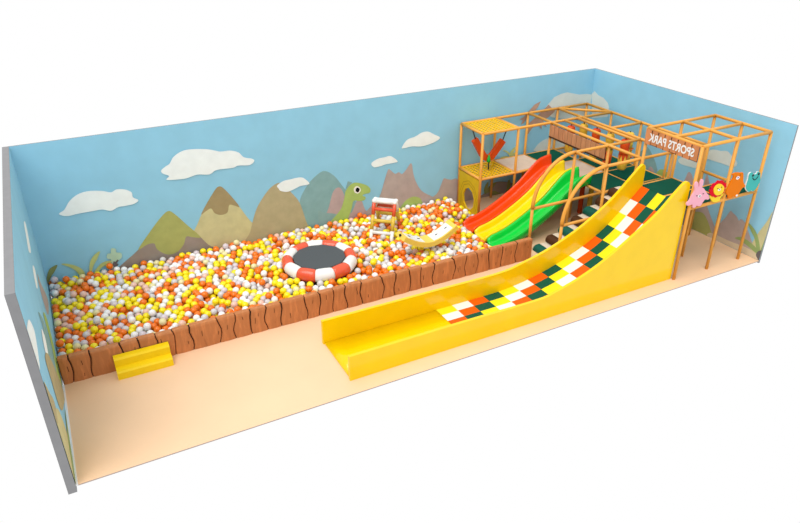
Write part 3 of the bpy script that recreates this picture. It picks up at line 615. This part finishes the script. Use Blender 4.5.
dot(t, 'muzzle', CUT['r_muz'][0], .045, .03, 'white_paint'); c = CUT['r_muz'][0]; dot(t, 'nose', (c[0], c[1]+.002), .012, .016, 'ink', -5.533)
t = thing('lion_cutout', 'yellow lion-shaped board with a red mane between rabbit and bear', 'cutout', (12.12, -5.53, 1.6), GR)
board(t, 'body', CUT['lionbody'], 'lion_yellow')
board(t, 'mane', CUT['mane'], 'lion_red', -5.507, .03)
t = board(t, 'face', CUT['lionface'], 'lion_yellow', -5.537, .012)
c = CUT['l_muz'][0]; dot(t, 'muzzle', c, .04, .022, 'white_paint', -5.5505); dot(t, 'eye', (c[0]-.05, c[1]+.035), .012, .012, 'ink', -5.5505); dot(t, 'eye', (c[0]+.05, c[1]+.045), .012, .012, 'ink', -5.5505); dot(t, 'nose', (c[0], c[1]+.008), .012, .01, 'ink', -5.555)
t = thing('bear_cutout', 'tall orange bear-shaped board between the lion and the frog', 'cutout', (12.7, -5.53, 1.6), GR)
t = board(t, 'body', CUT['bear'], 'bear_orange')
c = CUT['b_muz'][0]; dot(t, 'muzzle', c, .05, .035, 'white_paint'); dot(t, 'nose', (c[0], c[1]+.008), .022, .014, 'purple_paint', -5.533); dot(t, 'eye', (c[0]-.06, c[1]+.03), .01, .01, 'ink'); dot(t, 'eye', (c[0]+.05, c[1]+.05), .01, .01, 'ink')
c = CUT['bear']; dot(t, 'paw_patch', (12.67, 1.645), .03, .02, 'white_paint')
t = thing('frog_cutout', 'teal frog-shaped board with a smile at the corner post of the cage', 'cutout', (13.1, -5.53, 1.6), GR)
P = CUT['frog']; P = P; cx = sum(p[0] for p in P)/len(P); cz = sum(p[1] for p in P)/len(P)
board(t, 'backing', [(cx+(a-cx)*1.05-.008, cz+(b-cz)*1.03) for a, b in P], 'white_paint', -5.497, .02)
t = board(t, 'body', P, 'frog_teal', -5.517, .012)
for k in ('f_e1', 'f_e2'): dot(t, 'eye', CUT[k][0], .028, .026, 'ink', -5.5305)
a, b = CUT['f_e1'][0], CUT['f_e2'][0]; pts = []
for k in range(9):
    u = k/8; pts.append((a[0]+(b[0]-a[0])*u+.005, -5.531, a[1]+(b[1]-a[1])*u-.05-.06*sin(pi*u)))
MB().tube(pts, .009, 6).build('mouth', ['ink'], t)

# ------------------------------------------------------------------ trampoline
TCX, TCY = 4.97, -2.08
t = thing('trampoline', 'round dark grey trampoline with a padded red and white ring standing in the balls', 'trampoline', (TCX, TCY, 0))
MB().lathe([(.53, .50), (.53, .535), (.02, .535)], (TCX, TCY, 0), 12).build('jumping_mat', ['jump_mat'], t)
bpy.data.objects['jumping_mat'].data.polygons.foreach_set('use_smooth', [False]*len(bpy.data.objects['jumping_mat'].data.polygons))
for k in range(12):
    a0 = radians(-103+30*k-15); a1 = a0+radians(30)
    rc, rr = .635, .124
    P = []; R = []
    for q, f_ in ((0.004, .86), (.06, .96), (.2, 1.0), (.5, 1.02), (.8, 1.0), (.94, .96), (.996, .86)):
        p0 = Vector((cos(a0), sin(a0), 0))*rc/cos(radians(15)); p1 = Vector((cos(a1), sin(a1), 0))*rc/cos(radians(15))
        p = p0.lerp(p1, q); P.append((TCX+p.x, TCY+p.y, .445)); R.append(rr*f_)
    mb = MB(); n = 16; vs = []
    for i, p in enumerate(P):
        an = (a0+a1)/2
        aa = a0 if i == 0 else a1 if i == len(P)-1 else an   # mitred ends
        for h in range(n):
            b_ = 2*pi*h/n; d = cos(b_)*R[i]; z = sin(b_)*R[i]*1.12
            vs.append((p[0]+cos(aa)*d, p[1]+sin(aa)*d, p[2]+z))
    fs = [(i*n+h, i*n+(h+1) % n, (i+1)*n+(h+1) % n, (i+1)*n+h) for i in range(len(P)-1) for h in range(n)]
    fs += [list(range(n))[::-1], [(len(P)-1)*n+h for h in range(n)]]
    mb.add(vs, fs, 0, True).build('ring_segment', ['ring_white' if k % 2 == 0 else 'ring_red'], t)
for k in range(6):
    a = radians(60*k); MB().tube([(TCX+.62*cos(a), TCY+.62*sin(a), 0), (TCX+.62*cos(a), TCY+.62*sin(a), .34)], .03, 8).build('leg', ['rope_black'], t)

# ------------------------------------------------------------------ small climbing ladder
t = thing('ladder_frame', 'small red, yellow and white soft climbing ladder standing in the balls', 'climbing ladder', (7.02, -1.05, 0))
wv = Vector((.36, -.31, 0)); nv = Vector((.66, .75, 0))
TL = Vector((6.76, -.93, .95))
lr = .042
LEGS = []
for side, sgn in (('front', -1), ('back', 1)):
    for w_ in (0, 1):
        top = TL+wv*w_+nv*(.03 if sgn < 0 else .13); foot = top+nv*sgn*.40; foot.z = .0
        LEGS.append((foot.x, foot.y))
        seg = [top.lerp(foot, u) for u in (0, .30, .62, 1)]
        cols_ = ['ring_red', 'ladder_yellow', 'ring_white'] if sgn < 0 else ['ring_white', 'ladder_yellow', 'ring_red']
        for i in range(3): MB().tube([seg[i], seg[i+1]], lr, 10).build('leg_sleeve', [cols_[i]], t)
        MB().ball(top+Vector((0, 0, .0)), .055, 0).build('corner_cap', ['ring_white'], t)
    a = TL+nv*(.03 if sgn < 0 else .13); b = a+wv
    for u, c_ in ((0.0, 'ring_white'), (.17, 'ring_red'), (.42, 'ladder_yellow'), (.68, 'ring_white')):
        d = nv*sgn*.40*u-Vector((0, 0, a.z*u)); MB().tube([a+d, b+d], lr*(1.1 if u == 0 else .95), 10).build('rung', [c_], t)

# ------------------------------------------------------------------ curved rocker
t = thing('rocker', 'curved yellow rocker with white top pads lying on the balls before the slides', 'rocker', (7.35, -2.35, .40))
RA = []
for k in range(17):
    u = k/16*2-1
    RA.append((7.33+.64*u, .46+.27*abs(u)**1.8))
def band(y0, y1, z0, z1, i0, i1, m_, name):
    P = []
    for i in range(i0, i1+1):
        a = RA[max(0, i-1)]; b = RA[min(16, i+1)]; dx, dz = b[0]-a[0], b[1]-a[1]; L = hypot(dx, dz)
        P.append((RA[i], (-dz/L, dx/L)))
    poly = [(p[0]+n_[0]*z1, p[1]+n_[1]*z1) for p, n_ in P]+[(p[0]+n_[0]*z0, p[1]+n_[1]*z0) for p, n_ in P[::-1]]
    return MB().prism(poly, y0, y1, 'y').build(name, [m_], t)
band(-2.54, -2.19, -.06, .05, 0, 16, 'rocker_yellow', 'body')
band(-2.512, -2.218, .05, .062, 1, 6, 'ring_white', 'top_pad'); band(-2.512, -2.218, .05, .062, 9, 15, 'ring_white', 'top_pad')
for i in (2, 5, 11, 14):
    p = RA[i]; b = RA[i+1]; dx, dz = b[0]-p[0], b[1]-p[1]; L = hypot(dx, dz)
    MB().tube([(p[0]-dz/L*.064-.03*dx/L, -2.36, p[1]+dx/L*.064-.03*dz/L), (p[0]-dz/L*.064+.03*dx/L, -2.36, p[1]+dx/L*.064+.03*dz/L)], .01, 6).build('handle', ['ink'], t)
MB().prism([(-2.36+.022*cos(a), .745+.03*sin(a)) for a in [2*pi*k/10 for k in range(10)]], 6.655, 6.69, 'x').build('end_button', ['ink'], t)
# ------------------------------------------------------------------ balls: settled under gravity, then built
BR = .0685
def settle(n=3650, iters=170, seed=5):
    rng = np.random.default_rng(seed)
    p = np.empty((n, 3))
    p[:, 0] = rng.uniform(.07, 9.4, n); p[:, 1] = rng.uniform(-3.18, -.07, n); p[:, 2] = rng.uniform(.07, .75, n)
    lx = np.array([l[0] for l in LEGS]); ly = np.array([l[1] for l in LEGS]); apex = np.array([7.06, -1.0, 1.02])
    def walls(p):
        p[:, 2] = np.maximum(p[:, 2], BR)
        p[:, 1] = np.clip(p[:, 1], FY1+BR+.002, -BR-.03)
        lim = np.where(p[:, 1] > -1.15, 9.44-BR, 8.83-BR)
        p[:, 0] = np.clip(p[:, 0], BR+.012, lim)
        d = p[:, :2]-np.array([TCX, TCY]); L = np.hypot(d[:, 0], d[:, 1])+1e-9; R = .74+BR
        k = L < R; p[k, :2] += d[k]*((R-L[k])/L[k])[:, None]
        for i in range(4):
            u = np.clip(p[:, 2]/1.02, 0, 1); cx = lx[i]+(apex[0]-lx[i])*u*.0; 
            side = -1 if i < 2 else 1
            ax = lx[i]-side*.66*.40*u; ay = ly[i]-side*.75*.40*u
            dx, dy = p[:, 0]-ax, p[:, 1]-ay; L = np.hypot(dx, dy)+1e-9; R = .048+BR; k = L < R
            p[k, 0] += dx[k]*(R-L[k])/L[k]; p[k, 1] += dy[k]*(R-L[k])/L[k]
        return p
    p = walls(p)
    rf = rng.uniform(.86, 1.13, n)*BR       # uneven contact, so the heap does not settle into neat rows
    cs = 2*BR*1.14
    offs = [(a, b, c) for a in (-1, 0, 1) for b in (-1, 0, 1) for c in (-1, 0, 1) if (a, b, c) > (0, 0, 0)]
    nx, ny, nz = 80, 30, 24
    for it in range(iters):
        g = .012 if it < iters*.55 else .004 if it < iters*.8 else .0008
        p[:, 2] -= g
        for sub in range(2):
            c = np.floor(p/np.array([cs, -cs, cs])).astype(int)+1
            c[:, 0] = np.clip(c[:, 0], 1, nx-2); c[:, 1] = np.clip(c[:, 1], 1, ny-2); c[:, 2] = np.clip(c[:, 2], 1, nz-2)
            key = (c[:, 0]*ny+c[:, 1])*nz+c[:, 2]
            order = np.argsort(key, kind='stable'); ks = key[order]
            A, B = [], []
            for o in [(0, 0, 0)]+offs:
                k2 = key+(o[0]*ny+o[1])*nz+o[2]
                s = np.searchsorted(ks, k2, 'left'); e = np.searchsorted(ks, k2, 'right')
                cnt = e-s; m = cnt.max() if len(cnt) else 0
                for q in range(m):
                    sel = np.nonzero(cnt > q)[0]; j = order[s[sel]+q]
                    if o == (0, 0, 0): kk = sel < j; sel, j = sel[kk], j[kk]
                    A.append(sel); B.append(j)
            A = np.concatenate(A); B = np.concatenate(B)
            d = p[A]-p[B]; L = np.sqrt((d*d).sum(1))+1e-9; pen = rf[A]+rf[B]-L; k = pen > 0
            A, B, d, L, pen = A[k], B[k], d[k], L[k], pen[k]
            f = d/L[:, None]*(pen*.5*.62)[:, None]
            dp = np.zeros_like(p); np.add.at(dp, A, f); np.add.at(dp, B, -f)
            m_ = np.linalg.norm(dp, axis=1); cap = np.minimum(1, .03/np.maximum(m_, 1e-9))
            p = walls(p+dp*cap[:, None])
    return p
PB = settle()
# the heap thins out towards the slide ends and the crawl panel
edge_x = np.where(PB[:, 1] > -1.15, 9.42, 8.84)
hmax = .13+np.clip((edge_x-PB[:, 0]-.05)/.75, 0, 1)*.40
PB = PB[PB[:, 2] < hmax]
BC = [('yellow', (255, 232, 14), .27), ('orange', (245, 120, 14), .27), ('white', (248, 246, 244), .22), ('grey', (214, 210, 210), .08), ('lavender', (218, 204, 210), .05), ('peach', (240, 196, 178), .06), ('cream', (238, 226, 170), .05)]
for n_, c_, _ in BC: mat('ball_'+n_, c_, .28, .02, spec=.45, gain=1.06)
rng = np.random.default_rng(11)
ci = rng.choice(len(BC), size=len(PB), p=np.array([b[2] for b in BC])/sum(b[2] for b in BC))
# unit ball mesh
b_ = bmesh.new(); bmesh.ops.create_icosphere(b_, subdivisions=2, radius=BR)
b_.verts.index_update()
UV = np.array([v.co[:] for v in b_.verts]); UF = np.array([[v.index for v in f.verts] for f in b_.faces]); b_.free()
# which balls does the photographer's viewpoint see, and which of those are nearest
CAM = np.array([.8011, -13.5298, 6.8860])
dv = PB-CAM; dist = np.linalg.norm(dv, axis=1); un = dv/dist[:, None]
near = np.argsort(dist)
vis = np.zeros(len(PB), int); picked = []
for i in near:
    q = PB[i]; u = un[i]
    t = (-3.25-CAM[1])/u[1]
    if CAM[2]+u[2]*t < FH+.075: continue
    w = PB-CAM; s = w@u; d2 = (w*w).sum(1)-s*s
    blk = (s < dist[i]-.01) & (d2 < (BR*1.25)**2); blk[i] = False
    if blk.any(): continue
    picked.append(int(i))
    if len(picked) == 300: break
pk = set(picked)
rest = np.array([i for i in range(len(PB)) if i not in pk])
nv_, nf_ = len(UV), len(UF)
V = (PB[rest][:, None, :]+UV[None]).reshape(-1, 3)
F = (UF[None]+(np.arange(len(rest))*nv_)[:, None, None]).reshape(-1, 3)
me = bpy.data.meshes.new('loose_balls')
me.vertices.add(len(V)); me.vertices.foreach_set('co', V.ravel())
me.loops.add(F.size); me.loops.foreach_set('vertex_index', F.ravel().astype(np.int32))
me.polygons.add(len(F)); me.polygons.foreach_set('loop_start', (np.arange(len(F))*3).astype(np.int32))
for n_, _, _ in BC: me.materials.append(MATS['ball_'+n_])
me.polygons.foreach_set('material_index', np.repeat(ci[rest], nf_).astype(np.int32))
me.polygons.foreach_set('use_smooth', np.ones(len(F), bool))
me.update(calc_edges=True); me.validate()
o = bpy.data.objects.new('loose_balls', me); COL.objects.link(o)
tag(o, 'thousands of small plastic balls in yellow, orange, white and grey filling the pit', 'balls', kind='stuff')
proto = {}
for k, (n_, _, _) in enumerate(BC):
    m_ = bpy.data.meshes.new('pit_ball_'+n_); m_.from_pydata([tuple(v) for v in UV], [], [tuple(f) for f in UF.tolist()])
    m_.materials.append(MATS['ball_'+n_]); m_.polygons.foreach_set('use_smooth', [True]*nf_); m_.update(); proto[k] = m_
first = None
for i in picked:
    if first is None: first = o = bpy.data.objects.new('pit_ball', proto[ci[i]])
    else: o = first.copy(); o.data = proto[ci[i]]
    o.location = PB[i]; COL.objects.link(o)
    tag(o, BC[ci[i]][0]+' plastic ball on top of the pit near the wooden fence', 'ball', BC[ci[i]][0]+' balls nearest the fence')

# ------------------------------------------------------------------ light, sky, camera
w = bpy.data.worlds.new('world'); SC.world = w; w.use_nodes = True
bg = w.node_tree.nodes['Background']; bg.inputs['Color'].default_value = (1, 1, 1, 1); bg.inputs['Strength'].default_value = 1.0
def sun(name, d, e, ang, col=(1, 1, 1)):
    l = bpy.data.lights.new(name, 'SUN'); l.energy = e; l.angle = radians(ang); l.color = col
    o = bpy.data.objects.new(name, l); o.rotation_euler = Vector(d).to_track_quat('-Z', 'Y').to_euler(); o.location = (5, -6, 8); COL.objects.link(o)
sun('sun', (.45, .28, -1.0), 2.2, 45, (1, .99, .97))
cam = bpy.data.cameras.new('camera'); co = bpy.data.objects.new('camera', cam); COL.objects.link(co)
cam.sensor_width = 36; cam.sensor_fit = 'HORIZONTAL'; cam.lens = 674.04*36/800
co.location = (.8011, -13.5298, 6.8860)
co.rotation_euler = (pi/2-.491834, 0, -.483704)
SC.camera = co
SC.view_settings.view_transform = 'Standard'; SC.view_settings.look = 'None'; SC.view_settings.exposure = 0; SC.view_settings.gamma = 1
